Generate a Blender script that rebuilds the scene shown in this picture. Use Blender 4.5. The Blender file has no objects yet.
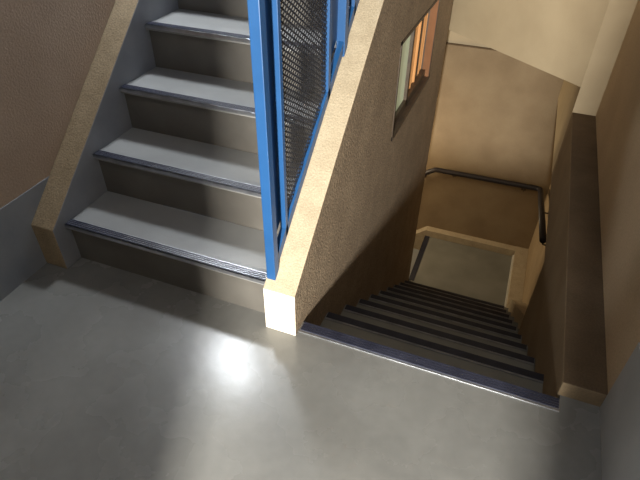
import bpy, bmesh, math, random
from mathutils import Vector, Matrix
random.seed(4)
COL = bpy.context.scene.collection
PI = math.pi

# ------------------------------------------------------------------ materials
def mat(name, c1, c2=None, rough=.7, scale=6, detail=6, bump=0, bscale=60, spec=.5, metallic=0,
        fine=0, fscale=300, emis=None, estr=0, rvar=0, lo=.35, hi=.65):
    m = bpy.data.materials.new(name); m.use_nodes = True
    nt = m.node_tree; N = nt.nodes; L = nt.links
    b = N['Principled BSDF']
    b.inputs['Roughness'].default_value = rough
    b.inputs['Metallic'].default_value = metallic
    b.inputs['Specular IOR Level'].default_value = spec
    tc = N.new('ShaderNodeTexCoord')
    no = N.new('ShaderNodeTexNoise'); no.inputs['Scale'].default_value = scale; no.inputs['Detail'].default_value = detail
    L.new(tc.outputs['Object'], no.inputs['Vector'])
    cr = N.new('ShaderNodeValToRGB')
    cr.color_ramp.elements[0].position = lo; cr.color_ramp.elements[1].position = hi
    cr.color_ramp.elements[0].color = (*c1, 1); cr.color_ramp.elements[1].color = (*(c2 or c1), 1)
    L.new(no.outputs['Fac'], cr.inputs['Fac'])
    out = cr.outputs['Color']
    if fine:
        n2 = N.new('ShaderNodeTexNoise'); n2.inputs['Scale'].default_value = fscale; n2.inputs['Detail'].default_value = 3
        L.new(tc.outputs['Object'], n2.inputs['Vector'])
        mr = N.new('ShaderNodeMapRange'); mr.inputs['From Min'].default_value = .3; mr.inputs['From Max'].default_value = .7
        mr.inputs['To Min'].default_value = 1-fine; mr.inputs['To Max'].default_value = 1+fine*.5
        L.new(n2.outputs['Fac'], mr.inputs['Value'])
        mx = N.new('ShaderNodeVectorMath'); mx.operation = 'SCALE'
        L.new(out, mx.inputs[0]); L.new(mr.outputs['Result'], mx.inputs['Scale'])
        out = mx.outputs['Vector']
    L.new(out, b.inputs['Base Color'])
    if rvar:
        n3 = N.new('ShaderNodeTexNoise'); n3.inputs['Scale'].default_value = scale*1.7; n3.inputs['Detail'].default_value = 8
        L.new(tc.outputs['Object'], n3.inputs['Vector'])
        mr = N.new('ShaderNodeMapRange'); mr.inputs['From Min'].default_value = .3; mr.inputs['From Max'].default_value = .7
        mr.inputs['To Min'].default_value = rough-rvar; mr.inputs['To Max'].default_value = rough+rvar
        L.new(n3.outputs['Fac'], mr.inputs['Value']); L.new(mr.outputs['Result'], b.inputs['Roughness'])
    if bump:
        nb = N.new('ShaderNodeTexNoise'); nb.inputs['Scale'].default_value = bscale; nb.inputs['Detail'].default_value = 4
        L.new(tc.outputs['Object'], nb.inputs['Vector'])
        bp = N.new('ShaderNodeBump'); bp.inputs['Strength'].default_value = bump; bp.inputs['Distance'].default_value = .004
        L.new(nb.outputs['Fac'], bp.inputs['Height']); L.new(bp.outputs['Normal'], b.inputs['Normal'])
    if emis:
        b.inputs['Emission Color'].default_value = (*emis, 1); b.inputs['Emission Strength'].default_value = estr
    return m

M = {}
M['floor'] = mat('floor_paint', (.14,.14,.132), (.24,.24,.226), rough=.27, scale=2.6, detail=4, bump=.10, bscale=25, rvar=.035, fine=.06, fscale=30, lo=.2, hi=.8)
M['tread'] = mat('tread_paint', (.26,.265,.262), (.32,.325,.32), rough=.28, scale=3, detail=3, bump=.12, bscale=40)
M['riser'] = mat('riser_paint', (.10,.093,.082), (.125,.118,.105), rough=.5, scale=7, bump=.15, bscale=40)
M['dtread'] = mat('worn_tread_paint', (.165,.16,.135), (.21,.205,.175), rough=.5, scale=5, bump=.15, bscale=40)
M['lfloor'] = mat('lower_floor_paint', (.17,.17,.15), (.22,.22,.195), rough=.45, scale=4, bump=.1, bscale=30)
M['greyside'] = mat('grey_stringer_paint', (.22,.23,.25), (.27,.28,.30), rough=.55, scale=8, bump=.2, bscale=50)
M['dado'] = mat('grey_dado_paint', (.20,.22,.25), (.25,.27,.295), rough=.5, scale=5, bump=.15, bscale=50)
M['dador'] = mat('lit_grey_dado_paint', (.36,.38,.39), (.41,.43,.44), rough=.5, scale=5, bump=.15, bscale=50)  # lit copy of the grey dado, brightness painted in for the right side
M['mauve'] = mat('brown_stucco', (.37,.275,.20), (.43,.325,.24), rough=.85, scale=4, bump=.5, bscale=120, fine=.15, fscale=160)
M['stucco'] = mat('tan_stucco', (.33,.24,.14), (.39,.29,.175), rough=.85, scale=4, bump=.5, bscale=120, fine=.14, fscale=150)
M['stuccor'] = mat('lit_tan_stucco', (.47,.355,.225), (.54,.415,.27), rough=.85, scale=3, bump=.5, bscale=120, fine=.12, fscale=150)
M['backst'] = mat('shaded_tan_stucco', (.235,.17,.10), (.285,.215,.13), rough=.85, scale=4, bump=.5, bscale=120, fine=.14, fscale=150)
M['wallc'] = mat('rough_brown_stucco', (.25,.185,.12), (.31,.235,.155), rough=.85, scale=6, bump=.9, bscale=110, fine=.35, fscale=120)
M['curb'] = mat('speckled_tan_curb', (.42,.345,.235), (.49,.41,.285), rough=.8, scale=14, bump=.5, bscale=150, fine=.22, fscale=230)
M['nose'] = mat('lit_curb_end_paint', (.80,.74,.62), (.86,.80,.69), rough=.75, scale=14, bump=.3, bscale=150, fine=.06, fscale=230)  # curb front whitened, strong direct light put into its colour
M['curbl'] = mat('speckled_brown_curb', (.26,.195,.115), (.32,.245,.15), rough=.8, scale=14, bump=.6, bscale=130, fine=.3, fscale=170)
M['cream'] = mat('cream_paint', (.39,.315,.205), (.45,.37,.245), rough=.75, scale=3, bump=.25, bscale=90)
M['ledge'] = mat('dark_tan_ledge', (.10,.07,.042), (.13,.09,.055), rough=.95, spec=.2, scale=8, bump=.5, bscale=120, fine=.15, fscale=150)
M['blue'] = mat('blue_enamel', (.012,.07,.20), (.015,.08,.225), rough=.4, scale=10, bump=.05, bscale=30)
M['mesh'] = mat('dark_mesh_metal', (.015,.018,.028), (.028,.032,.045), rough=.45, scale=10, metallic=.3)
M['alu'] = mat('worn_aluminium', (.42,.44,.48), (.60,.62,.66), rough=.32, scale=20, metallic=.9)
M['rub'] = mat('dark_blue_rubber', (.018,.020,.036), (.032,.035,.058), rough=.4, scale=15, bump=.1, bscale=80)
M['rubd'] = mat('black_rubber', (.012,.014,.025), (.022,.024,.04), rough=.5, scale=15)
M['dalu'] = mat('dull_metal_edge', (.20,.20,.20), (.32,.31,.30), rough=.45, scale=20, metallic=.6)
M['rail'] = mat('dark_rail_plastic', (.010,.008,.012), (.016,.013,.018), rough=.5, scale=12)
M['frame'] = mat('dark_bronze_frame', (.05,.035,.025), (.08,.055,.035), rough=.5, scale=20)
M['glass'] = mat('pale_green_frosted_pane', (.42,.48,.34), (.50,.55,.40), rough=.3, scale=3, emis=(.60,.66,.42), estr=.28)  # emission stands in for backlight from the room behind
M['orange'] = mat('orange_curtain', (.46,.22,.08), (.52,.27,.11), rough=.8, scale=10, emis=(.75,.35,.12), estr=.36)  # slight glow painted in for the lit interior behind the cloth
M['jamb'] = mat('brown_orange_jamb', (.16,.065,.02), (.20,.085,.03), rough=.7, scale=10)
M['yell'] = mat('pale_yellow_curtain', (.8,.68,.35), (.9,.78,.45), rough=.8, scale=10, emis=(1,.80,.42), estr=.75)  # glow set into the cloth, as if backlit
M['white'] = mat('off_white_sealant', (.55,.53,.47), (.62,.60,.54), rough=.6, scale=10)
M['outer'] = mat('plain_plaster', (.45,.40,.32), (.5,.44,.36), rough=.9, scale=3)

# ------------------------------------------------------------------ geometry helpers
def link(name, bm, m, parent=None, bevel=0, smooth=False):
    bmesh.ops.recalc_face_normals(bm, faces=bm.faces)
    me = bpy.data.meshes.new(name); bm.to_mesh(me); bm.free()
    o = bpy.data.objects.new(name, me); COL.objects.link(o)
    for x in (m if isinstance(m, (list, tuple)) else [m]): me.materials.append(x)
    if smooth:
        for p in me.polygons: p.use_smooth = True
    if parent: o.parent = parent
    if bevel:
        b = o.modifiers.new('bevel', 'BEVEL'); b.width = bevel; b.segments = 2; b.limit_method = 'ANGLE'
    return o
def box(bm, x0, x1, y0, y1, z0, z1, mi=0):
    vs = [bm.verts.new((x, y, z)) for x in (x0, x1) for y in (y0, y1) for z in (z0, z1)]
    fs = []
    for idx in ((0,1,3,2),(4,6,7,5),(0,4,5,1),(2,3,7,6),(0,2,6,4),(1,5,7,3)):
        f = bm.faces.new([vs[i] for i in idx]); f.material_index = mi; fs.append(f)
    return fs
def prism_x(bm, poly, x0, x1):
    """polygon of (y,z) extruded from x0 to x1"""
    a = [bm.verts.new((x0, y, z)) for y, z in poly]; b = [bm.verts.new((x1, y, z)) for y, z in poly]
    f0 = bm.faces.new(a); f1 = bm.faces.new(b[::-1]); sides = []
    n = len(poly)
    for i in range(n): sides.append(bm.faces.new((a[i], a[(i+1) % n], b[(i+1) % n], b[i])))
    return f0, f1, sides
def prism_y(bm, poly, y0, y1):
    a = [bm.verts.new((x, y0, z)) for x, z in poly]; b = [bm.verts.new((x, y1, z)) for x, z in poly]
    bm.faces.new(a); bm.faces.new(b[::-1]); n = len(poly)
    for i in range(n): bm.faces.new((a[i], a[(i+1) % n], b[(i+1) % n], b[i]))
def prism_z(bm, poly, z0, z1):
    a = [bm.verts.new((x, y, z0)) for x, y in poly]; b = [bm.verts.new((x, y, z1)) for x, y in poly]
    bm.faces.new(a); bm.faces.new(b[::-1]); n = len(poly)
    for i in range(n): bm.faces.new((a[i], a[(i+1) % n], b[(i+1) % n], b[i]))
def tube(bm, pts, r, seg=14):
    pts = [Vector(p) for p in pts]; rings = []
    up = Vector((0, 0, 1))
    for i, p in enumerate(pts):
        t = (pts[min(i+1, len(pts)-1)] - pts[max(i-1, 0)]).normalized()
        u = t.cross(up if abs(t.z) < .9 else Vector((1, 0, 0))).normalized(); v = t.cross(u)
        rings.append([bm.verts.new(p + r*(math.cos(a)*u + math.sin(a)*v)) for a in [2*PI*k/seg for k in range(seg)]])
    for a, b in zip(rings, rings[1:]):
        for k in range(seg): bm.faces.new((a[k], a[(k+1) % seg], b[(k+1) % seg], b[k]))
    bm.faces.new(rings[0][::-1]); bm.faces.new(rings[-1])
def struct(name, bm, m, bevel=0, label=None, cat=None):
    o = link(name, bm, m, None, bevel); o['kind'] = 'structure'
    if label: o['label'] = label
    if cat: o['category'] = cat
    return o
def thing(name, label, cat, loc=(0, 0, 0), group=None):
    o = bpy.data.objects.new(name, None); COL.objects.link(o); o.location = loc
    o['label'] = label; o['category'] = cat
    if group: o['group'] = group
    bpy.context.view_layer.update()
    return o
class Th:
    """parts are given in world coordinates and stored relative to the thing's base"""
    def __init__(s, *a, **k): s.o = thing(*a, **k); s.p = Vector(s.o.location)
    def part(s, name, bm, m, bevel=0, parent=None, smooth=False):
        bmesh.ops.translate(bm, verts=bm.verts, vec=-s.p)
        return link(name, bm, m, parent or s.o, bevel, smooth)

# ------------------------------------------------------------------ dimensions (metres)
H, G, Y1 = .18, .2252, -.304                 # ascending flight
HD, GD, YD = .1968, .2505, -.275             # descending flight
XL, XC0, XC1 = -.819, .026, .137             # stair left side, divider wall faces
XW, XR, XF = -.925, 1.108, .990              # left wall, right wall, side wall of the descending flight
YB, ZL = 3.0, -10*HD                         # back wall, lower landing level
YL0 = YD + 9*GD                              # last tread's nosing
NUP = 8

# ------------------------------------------------------------------ landing floor and room shell
bm = bmesh.new()
prism_z(bm, [(XW-.1, -2.6), (XR+.1, -2.6), (XR+.1, -.25), (XF+.0, -.25), (XF+.0, YD+.004), (XC1, YD+.004), (XC1, -.28), (XW-.1, -.28)], -.16, 0)
struct('floor', bm, M['floor'])

bm = bmesh.new(); box(bm, XW-.12, XW, -2.6, 3.2, -.2, 3.0)
struct('wall_left', bm, M['mauve'])
bm = bmesh.new(); box(bm, XW, XW+.003, -2.6, -.05, 0, .315)
struct('baseboard_left', bm, M['dado'])

# right wall : above the ledge
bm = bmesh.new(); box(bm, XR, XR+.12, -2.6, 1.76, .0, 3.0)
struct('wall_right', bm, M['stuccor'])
bm = bmesh.new(); box(bm, XR-.003, XR, -2.6, -.256, 0, .30)
struct('baseboard_right', bm, M['dador'])
# ledge beam : level shelf running along the stairwell, over the recess of the lower landing
bm = bmesh.new()
box(bm, XF-.008, XR+.12, -.255, 1.76, -.36, .06)
o = struct('trim_1', bm, [M['ledge'], M['backst']], bevel=.004)
for p in o.data.polygons:
    p.material_index = 0 if p.normal.z > .9 else 1
bm = bmesh.new(); box(bm, XF-.008, XR+.12, 1.76, YB+.1, -.36, .0+2.6)
struct('wall_right_end', bm, M['cream'])
# side wall of the descending flight, full height down to the steps
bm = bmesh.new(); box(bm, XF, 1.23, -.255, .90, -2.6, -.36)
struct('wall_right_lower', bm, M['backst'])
bm = bmesh.new(); box(bm, 1.135, 1.23, .90, YB+.1, -2.6, -.36)
struct('wall_right_recess', bm, M['stucco'])
# back wall of the lower landing
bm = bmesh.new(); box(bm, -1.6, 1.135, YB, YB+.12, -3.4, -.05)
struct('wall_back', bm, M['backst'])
bm = bmesh.new(); box(bm, -1.6, XF-.008, YB+.012, YB+.12, -.05, 2.6)
struct('wall_back_upper', bm, M['cream'])
bm = bmesh.new(); box(bm, -.6, XF-.008, YB-.002, YB+.012, -.056, -.044)
struct('trim_2', bm, M['ledge'])
# cream bulkhead crossing above the lower landing on the diagonal
bm = bmesh.new(); prism_z(bm, [(XF-.008, 1.757), (-.45, 2.95), (-.45, YB+.01), (XF-.008, YB+.01)], .212, 2.6)
struct('wall_back_bulkhead', bm, M['cream'])

# divider wall between the flights, with the window opening
def ctop(y): return .186 + .855*(y+.342)      # curb top line
wy0, wy1, wz0, wz1 = .835, 1.685, .158, .632
YE = 2.13
bm = bmesh.new()
def quad(pts_): prism_x(bm, pts_, XC0+.004, XC1)
D = .13
quad([(-.335, -2.6), (wy0, -2.6), (wy0, ctop(wy0)-D), (-.335, ctop(-.335)-D)])
quad([(wy0, -2.6), (wy1, -2.6), (wy1, wz0), (wy0, wz0)])
quad([(wy0, wz1), (wy1, wz1), (wy1, ctop(wy1)-D), (wy0, ctop(wy0)-D)])
quad([(wy1, -2.6), (YE, -2.6), (YE, ctop(YE)-D), (wy1, ctop(wy1)-D)])
struct('wall_center', bm, M['wallc'])

# added unseen wall behind the viewer: its gap trims the daylight beam
bm = bmesh.new(); box(bm, XW, .45, -2.3, -2.2, 0, 3.0); box(bm, .45, .842, -2.3, -2.2, 1.75, 3.0); box(bm, .842, XR, -2.3, -2.2, 0, 3.0)
struct('wall_front_blocker', bm, M['outer'])

# ------------------------------------------------------------------ window in the divider wall
bm = bmesh.new()
xr0, xr1 = XC1-.048, XC1-.012
box(bm, xr0-.03, XC1+.004, wy0, wy0+.016, wz0, wz1); box(bm, xr0-.03, XC1+.004, wy1-.016, wy1, wz0, wz1)
box(bm, xr0-.03, XC1+.004, wy0, wy1, wz1-.014, wz1); box(bm, xr0-.03, XC1+.006, wy0, wy1, wz0, wz0+.02)
wf = struct('window_1', bm, M['frame'])
wf['label'] = 'small dark-framed window with orange curtain in the brown divider wall'
ymu = wy0+.37
bm = bmesh.new()
box(bm, xr0, xr0+.028, ymu-.014, ymu+.014, wz0+.02, wz1-.014)
box(bm, xr0, xr0+.026, wy0+.016, wy0+.03, wz0+.02, wz1-.014)
box(bm, xr0, xr0+.010, wy1-.022, wy1-.016, wz0+.02, wz1-.014)
box(bm, xr0, xr0+.028, wy0+.016, wy1-.016, wz0+.02, wz0+.06)
box(bm, xr0, xr0+.028, wy0+.016, wy1-.016, wz1-.03, wz1-.014)
link('window_sash', bm, M['frame'], wf)
bm = bmesh.new(); box(bm, xr0+.006, xr0+.012, wy0+.02, ymu, wz0+.02, wz1-.014)
link('frosted_pane', bm, M['glass'], wf)
# pleated curtain: pleats modelled as a folded sheet
bm = bmesh.new(); n = 90; prev = None
for i in range(n+1):
    t = i/n; y = ymu+.01 + t*(wy1-ymu-.03)
    x = xr0-.004 + .010*math.sin(t*26) + .005*math.sin(t*61+1)
    a = bm.verts.new((x, y, wz0+.02)); b = bm.verts.new((x, y, wz1-.014))
    if prev:
        f = bm.faces.new((prev[0], a, b, prev[1]))
        f.material_index = 1 if (.05 < t < .13) else (2 if (t < .03 or .15 < t < .19 or .44 < t < .47 or .55 < t < .57 or .70 < t < .74 or .86 < t < .88) else 0)
    prev = (a, b)
c = link('curtain', bm, [M['orange'], M['yell'], M['frame']], wf)
bm = bmesh.new(); box(bm, xr0+.010, XC1+.002, wy1-.024, wy1-.016, wz0+.02, wz1-.014); link('jamb_lining', bm, M['jamb'], wf)
bm = bmesh.new(); box(bm, XC0+.004, XC0+.010, wy0, wy1, wz0, wz1); link('window_backing', bm, M['frame'], wf)

# ------------------------------------------------------------------ ascending staircase
def nosing_up(T, x0, x1, y, z):
    """aluminium tread edge with ribbed dark inserts: metal base part and ribs sub-part"""
    bm = bmesh.new(); box(bm, x0, x1, y-.004, y+.036, z, z+.0035); box(bm, x0, x1, y-.004, y+.002, z-.012, z+.0035)
    base = T.part('nosing_strip', bm, M['alu'], .001)
    bm = bmesh.new()
    for k in range(4):
        ya = y+.001+k*.0085; box(bm, x0+.002, x1-.002, ya, ya+.0056, z+.003, z+.0048)
    rb = T.part('ribbed_insert', bm, M['rub'], 0, base)
    return base
S = Th('staircase', 'grey painted concrete stairs climbing up beside the blue railing', 'staircase', (-.4, Y1, 0))
OV = .020
for i in range(NUP):
    y = Y1+G*i; z = H*(i+1)
    bm = bmesh.new(); box(bm, XL, XC0+.004, y, y+G+OV, z-.02, z); S.part('tread', bm, M['tread'], .002)
    bm = bmesh.new(); box(bm, XL, XC0+.004, y+OV, y+OV+.03, z-H, z-.02); S.part('riser', bm, M['riser'])
    nosing_up(S, XL+.002, XC0-.001, y, z)
# left curb : tan top and nose, grey painted inner side
def ltop(y): return .189 + .865*(y+.362)
y0, y2 = -.362, Y1+G*NUP+.2
bm = bmesh.new(); f0, f1, sd = prism_x(bm, [(y0, 0), (y0, ltop(y0)), (y2, ltop(y2)), (y2, ltop(y2)-.5), (y0+.45, 0)], XW+.0005, XL)
f1.material_index = 1
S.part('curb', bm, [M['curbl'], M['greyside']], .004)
# right curb, pale, on top of the divider wall
y0 = -.342; y2 = YE
bm = bmesh.new()
f0, f1, sd = prism_x(bm, [(y0, 0), (y0, ctop(y0)), (y2, ctop(y2)), (y2, ctop(y2)-D), (y0+.19, ctop(y0+.19)-D), (y0+.008, 0)], XC0, XC1+.002)
sd[0].material_index = 1; f1.material_index = 2
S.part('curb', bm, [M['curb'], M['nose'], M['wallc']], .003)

# ------------------------------------------------------------------ blue railing on the right curb
F = Th('stair_railing', 'blue steel stair railing with dark perforated mesh panels on the pale curb', 'railing', (.045, -.30, ctop(-.30)))
XP0, XP1 = .029, .060
def post(y): 
    bm = bmesh.new(); prism_x(bm, [(y-.015, ctop(y-.015)-.004), (y-.015, ctop(y)+.98), (y+.015, ctop(y)+.98), (y+.015, ctop(y+.015)-.004)], XP0, XP1)
    F.part('post', bm, M['blue'], .002)
def rod(name, ya, yb, off0, off1, x0=.036, x1=.056, parent=None):
    bm = bmesh.new(); prism_x(bm, [(ya, ctop(ya)+off0), (ya, ctop(ya)+off1), (yb, ctop(yb)+off1), (yb, ctop(yb)+off0)], x0, x1)
    return F.part(name, bm, M['blue'], .0015, parent)
def mesh_panel(ya, yb, o0, o1):
    """flattened diamond mesh clipped to the sloping panel"""
    bm = bmesh.new(); px, pz = .027, .017; th = .0055; x = .046
    import mathutils
    def clip(p, q):
        # p,q: (y, w) in sheared panel space, w in [o0,o1]
        t0, t1 = 0., 1.; dy, dw = q[0]-p[0], q[1]-p[1]
        for num, den in ((ya-p[0], dy), (p[0]-yb, -dy)):
            if abs(den) < 1e-9: continue
            t = num/den
            if den > 0: t0 = max(t0, t)
            else: t1 = min(t1, t)
        for k in ((o0-p[1], dw), (p[1]-o1, -dw)):
            num, den = k
            if abs(den) < 1e-9: continue
            t = num/den
            if den > 0: t0 = max(t0, t)
            else: t1 = min(t1, t)
        if t0 >= t1: return None
        return (p[0]+dy*t0, p[1]+dw*t0), (p[0]+dy*t1, p[1]+dw*t1)
    for s in (1, -1):
        # strands in true (y,z): slope s*pz/px ; sheared w = z - ctop(y)
        m = s*pz/px
        zlo = ctop(ya)+o0; zhi = ctop(yb)+o1
        nmax = int((zhi-zlo+abs(m)*(yb-ya))/pz)+4
        for k in range(-2, nmax):
            z0 = zlo + (k*pz if s > 0 else k*pz) - (abs(m)*(yb-ya) if s > 0 else 0)
            p = (ya, z0-ctop(ya)); q = (yb, z0+m*(yb-ya)-ctop(yb))
            c = clip(p, q)
            if not c: continue
            (a, b), (c_, d) = c
            A = Vector((x, a, ctop(a)+b)); B = Vector((x, c_, ctop(c_)+d))
            if (B-A).length < .004: continue
            t = (B-A).normalized(); nrm = Vector((0, -t.z, t.y))*th/2; xx = Vector((.0012*s+.0012, 0, 0)) 
            vs = [bm.verts.new(A+nrm+xx), bm.verts.new(B+nrm+xx), bm.verts.new(B-nrm+xx), bm.verts.new(A-nrm+xx)]
            f = bm.faces.new(vs)
            g = bmesh.ops.extrude_face_region(bm, geom=[f])
            bmesh.ops.translate(bm, verts=[v for v in g['geom'] if isinstance(v, bmesh.types.BMVert)], vec=(-.0012, 0, 0))
    return bm
P0, PER = -.300, .615
for k in range(3):
    y = P0+PER*k
    post(y)
    if k < 2:
        ya, yb = y+.083, y+.478
        fr = rod('panel_frame', ya+.004, ya+.022, .012, .90)
        rod('panel_frame', yb-.022, yb, .012, .90)
        rod('side_plate', y+.015, ya+.020, .06, .90, .029, .032)
        rod('side_plate', yb-.02, y+PER-.015, .06, .90, .029, .032)
        rod('bottom_rail', y+.0, y+PER, .012, .052, .036, .056)
        rod('top_rail', y, y+PER, .90, .93, .036, .056)
        F.part('mesh_infill', mesh_panel(ya+.024, yb-.022, .05, .90), M['mesh'])
rod('handrail', P0-.03, P0+2*PER+.05, .965, 1.0, .02, .07)

# ------------------------------------------------------------------ descending staircase
Dn = Th('staircase', 'dark narrow stairs going down to the lower landing between brown walls', 'staircase', (.56, YD, -.2))
def nosing_dn(x0, x1, y, z, first=False):
    w = .046 if first else .036
    bm = bmesh.new(); box(bm, x0, x1, y-w, y+.003, z, z+.004); box(bm, x0, x1, y-.002, y+.003, z-.015, z+.004)
    base = Dn.part('nosing_strip', bm, M['alu'] if first else M['dalu'], .001)
    bm = bmesh.new()
    for k in range(4):
        pw = (w-.006)/4; yb = y+.001-k*pw; box(bm, x0+.003, x1-.003, yb-pw*(.72 if first else .86), yb, z+.0035, z+.0062)
    Dn.part('ribbed_insert', bm, M['rub'] if first else M['rubd'], 0, base)
for n in range(0, 10):
    y = YD+GD*n; z = -HD*n
    x1 = XF
    if n > 0:
        bm = bmesh.new(); box(bm, XC1, x1 if n < 5 else 1.02, y-GD-.0, y, z-.03, z); Dn.part('tread', bm, M['dtread'], .002)
    bm = bmesh.new(); box(bm, XC1, x1 if n < 5 else 1.02, y-.035, y-.012, z-HD-.0, z-.03 if n else z-.16); Dn.part('riser', bm, M['dtread'])
    nosing_dn(XC1+.004, x1-.004 if n else x1, y, z, n == 0)
# sloping side curb beside the lower steps
def stop(y): return -HD*(y-YD)/GD+.10
bm = bmesh.new(); prism_x(bm, [(.90, stop(.90)), (.90, stop(.90)-.5), (YL0, ZL-.05), (YL0+.12, ZL+.08), (YL0, stop(YL0))], 1.02, 1.135)
Dn.part('curb', bm, M['curb'], .003)

# lower landing
bm = bmesh.new(); box(bm, .145, 1.135, YL0-.03, YB, ZL-.15, ZL)
struct('floor_lower', bm, M['lfloor'])
bm = bmesh.new(); box(bm, 1.018, 1.135, YL0+.02, YB, ZL, ZL+.078)
struct('baseboard_right_lower', bm, M['curb'], .002)
bm = bmesh.new(); box(bm, 1.005, 1.018, YL0+.0, YB-.085, ZL, ZL+.03)
struct('trim_3', bm, M['white'])
bm = bmesh.new(); prism_y(bm, [(1.018, ZL), (1.018, ZL+.075), (.135, ZL+.075), (-.55, ZL+.075-.56), (-.55, ZL-.7), (.135, ZL-.2), (.145, ZL)], YB-.075, YB)
struct('baseboard_back', bm, M['curb'], .002)

# next flight, going down to the left from the lower landing
N2 = Th('staircase', 'pale steps turning down to the left off the lower landing', 'staircase', (.14, 2.5, ZL-.2))
bm = bmesh.new(); box(bm, .137, .185, YE+.09, YB-.075, ZL, ZL+.005); box(bm, .137, .142, YE+.09, YB-.075, ZL-.015, ZL+.005)
N2.part('nosing_strip', bm, M['rubd'])
for n in range(1, 4):
    x = .145-.25*n; z = ZL-HD*n
    bm = bmesh.new(); box(bm, x, x+.25, YE+.09, YB-.075, z-.03, z); N2.part('tread', bm, M['tread'], .002)
    bm = bmesh.new(); box(bm, x+.225, x+.245, YE+.09, YB-.075, z, z+HD-.15 if n == 1 else z+HD-.03); N2.part('riser', bm, M['riser'])
bm = bmesh.new(); box(bm, -1.6, XC1-.01, YE-.02, YE+.09, -3.4, -.3)
struct('wall_front_lower', bm, M['stucco'])
bm = bmesh.new(); box(bm, XC1-.01, XC1, YE, YE+.09, -3.4, ctop(YE)-D); struct('trim_4', bm, M['wallc'])

# ------------------------------------------------------------------ handrail on the walls of the lower landing
R_ = Th('handrail', 'dark round handrail bent along the walls of the lower landing', 'handrail', (1.05, 2.92, -1.17))
pts_ = [(-.25, 2.925, -1.44), (.112, 2.925, -1.190), (.135, 2.925, -1.180), (1.03, 2.925, -1.165), (1.052, 2.915, -1.162), (1.06, 2.89, -1.155), (1.06, 1.72, -.845)]
bm = bmesh.new(); tube(bm, pts_, .0235); R_.part('rail', bm, M['rail'], smooth=True)
bm = bmesh.new(); bmesh.ops.create_icosphere(bm, subdivisions=2, radius=.026, matrix=Matrix.Translation((1.05, 2.915, -1.163))); R_.part('elbow_joint', bm, M['rail'], smooth=True)
for bx_ in (.02, .30, .93):
    zr = -1.175 if bx_ > .1 else -1.25
    bm = bmesh.new(); tube(bm, [(bx_, 2.925, zr-.01), (bx_, 2.935, zr-.05), (bx_, 3.0, zr-.055)], .006, 8)
    box(bm, bx_-.02, bx_+.02, 2.996, 3.0, zr-.08, zr-.03)
    R_.part('bracket', bm, M['frame'])
for by_ in (2.45, 1.76):
    zr = -.845-(by_-1.72)*.265
    bm = bmesh.new(); tube(bm, [(1.06, by_, zr-.01), (1.07, by_, zr-.05), (1.135, by_, zr-.055)], .006, 8)
    box(bm, 1.131, 1.135, by_-.02, by_+.02, zr-.08, zr-.03)
    R_.part('bracket', bm, M['frame'])

# ------------------------------------------------------------------ lights
def area(name, loc, tgt, sx, sy, power, col):
    l = bpy.data.lights.new(name, 'AREA'); l.shape = 'RECTANGLE'; l.size = sx; l.size_y = sy; l.energy = power; l.color = col
    o = bpy.data.objects.new(name, l); COL.objects.link(o); o.location = loc
    o.rotation_euler = (Vector(tgt)-Vector(loc)).to_track_quat('-Z', 'Y').to_euler()
    return o
area('rear_daylight', (.80, -3.3, .95), (.1, -.3, .1), .12, .3, 320, (1, .95, .86))
area('upper_stair_light', (-.88, .74, 1.85), (0, -.3, .1), .18, .18, 27, (.90, .95, 1))
area('tread_glint_light', (-.89, 1.08, 1.52), (0, -.3, .1), .16, .16, 6, (.90, .95, 1))  # added lamp, placed only to give the first tread its highlight
area('lower_landing_light', (-.75, 2.6, -.9), (1.1, 2.6, -1.2), .5, .4, 13, (1, .78, .48))
sl = bpy.data.lights.new('well_light', 'SPOT'); sl.energy = 30; sl.color = (1, .78, .50); sl.spot_size = .95; sl.spot_blend = .8; sl.shadow_soft_size = .2
so = bpy.data.objects.new('well_light', sl); COL.objects.link(so); so.location = (.5, .5, 1.9)
so.rotation_euler = (Vector((.6, 2.6, .1))-so.location).to_track_quat('-Z', 'Y').to_euler()

area('landing_fill', (.7, -1.4, 2.7), (.6, -1.0, 0), 1.0, .8, 10, (.97, .98, 1))  # added fill without a fixture, lifts the landing floor and walls
w = bpy.data.worlds.new('World'); bpy.context.scene.world = w; w.use_nodes = True
w.node_tree.nodes['Background'].inputs['Color'].default_value = (.80, .86, 1, 1)
w.node_tree.nodes['Background'].inputs['Strength'].default_value = .10

# ------------------------------------------------------------------ camera
f, rx, ry, rz = 525.98, .6792, -.0133, .3632
cz, sz, cp, sp, cr, sr = math.cos(rz), math.sin(rz), math.cos(rx), math.sin(rx), math.cos(ry), math.sin(ry)
fwd = Vector((-sz*cp, cz*cp, -sp)); right = Vector((cz, sz, 0)); down = fwd.cross(right)
r2 = cr*right+sr*down; d2 = -sr*right+cr*down
cam = bpy.data.cameras.new('Camera'); co = bpy.data.objects.new('Camera', cam); COL.objects.link(co)
m = Matrix((r2, -d2, -fwd)).transposed().to_4x4(); m.translation = Vector((.6358, -1.428, 1.3865))
co.matrix_world = m
cam.sensor_width = 36; cam.lens = f/640*36; cam.clip_start = .02
bpy.context.scene.camera = co
bpy.context.scene.view_settings.view_transform = 'Standard'
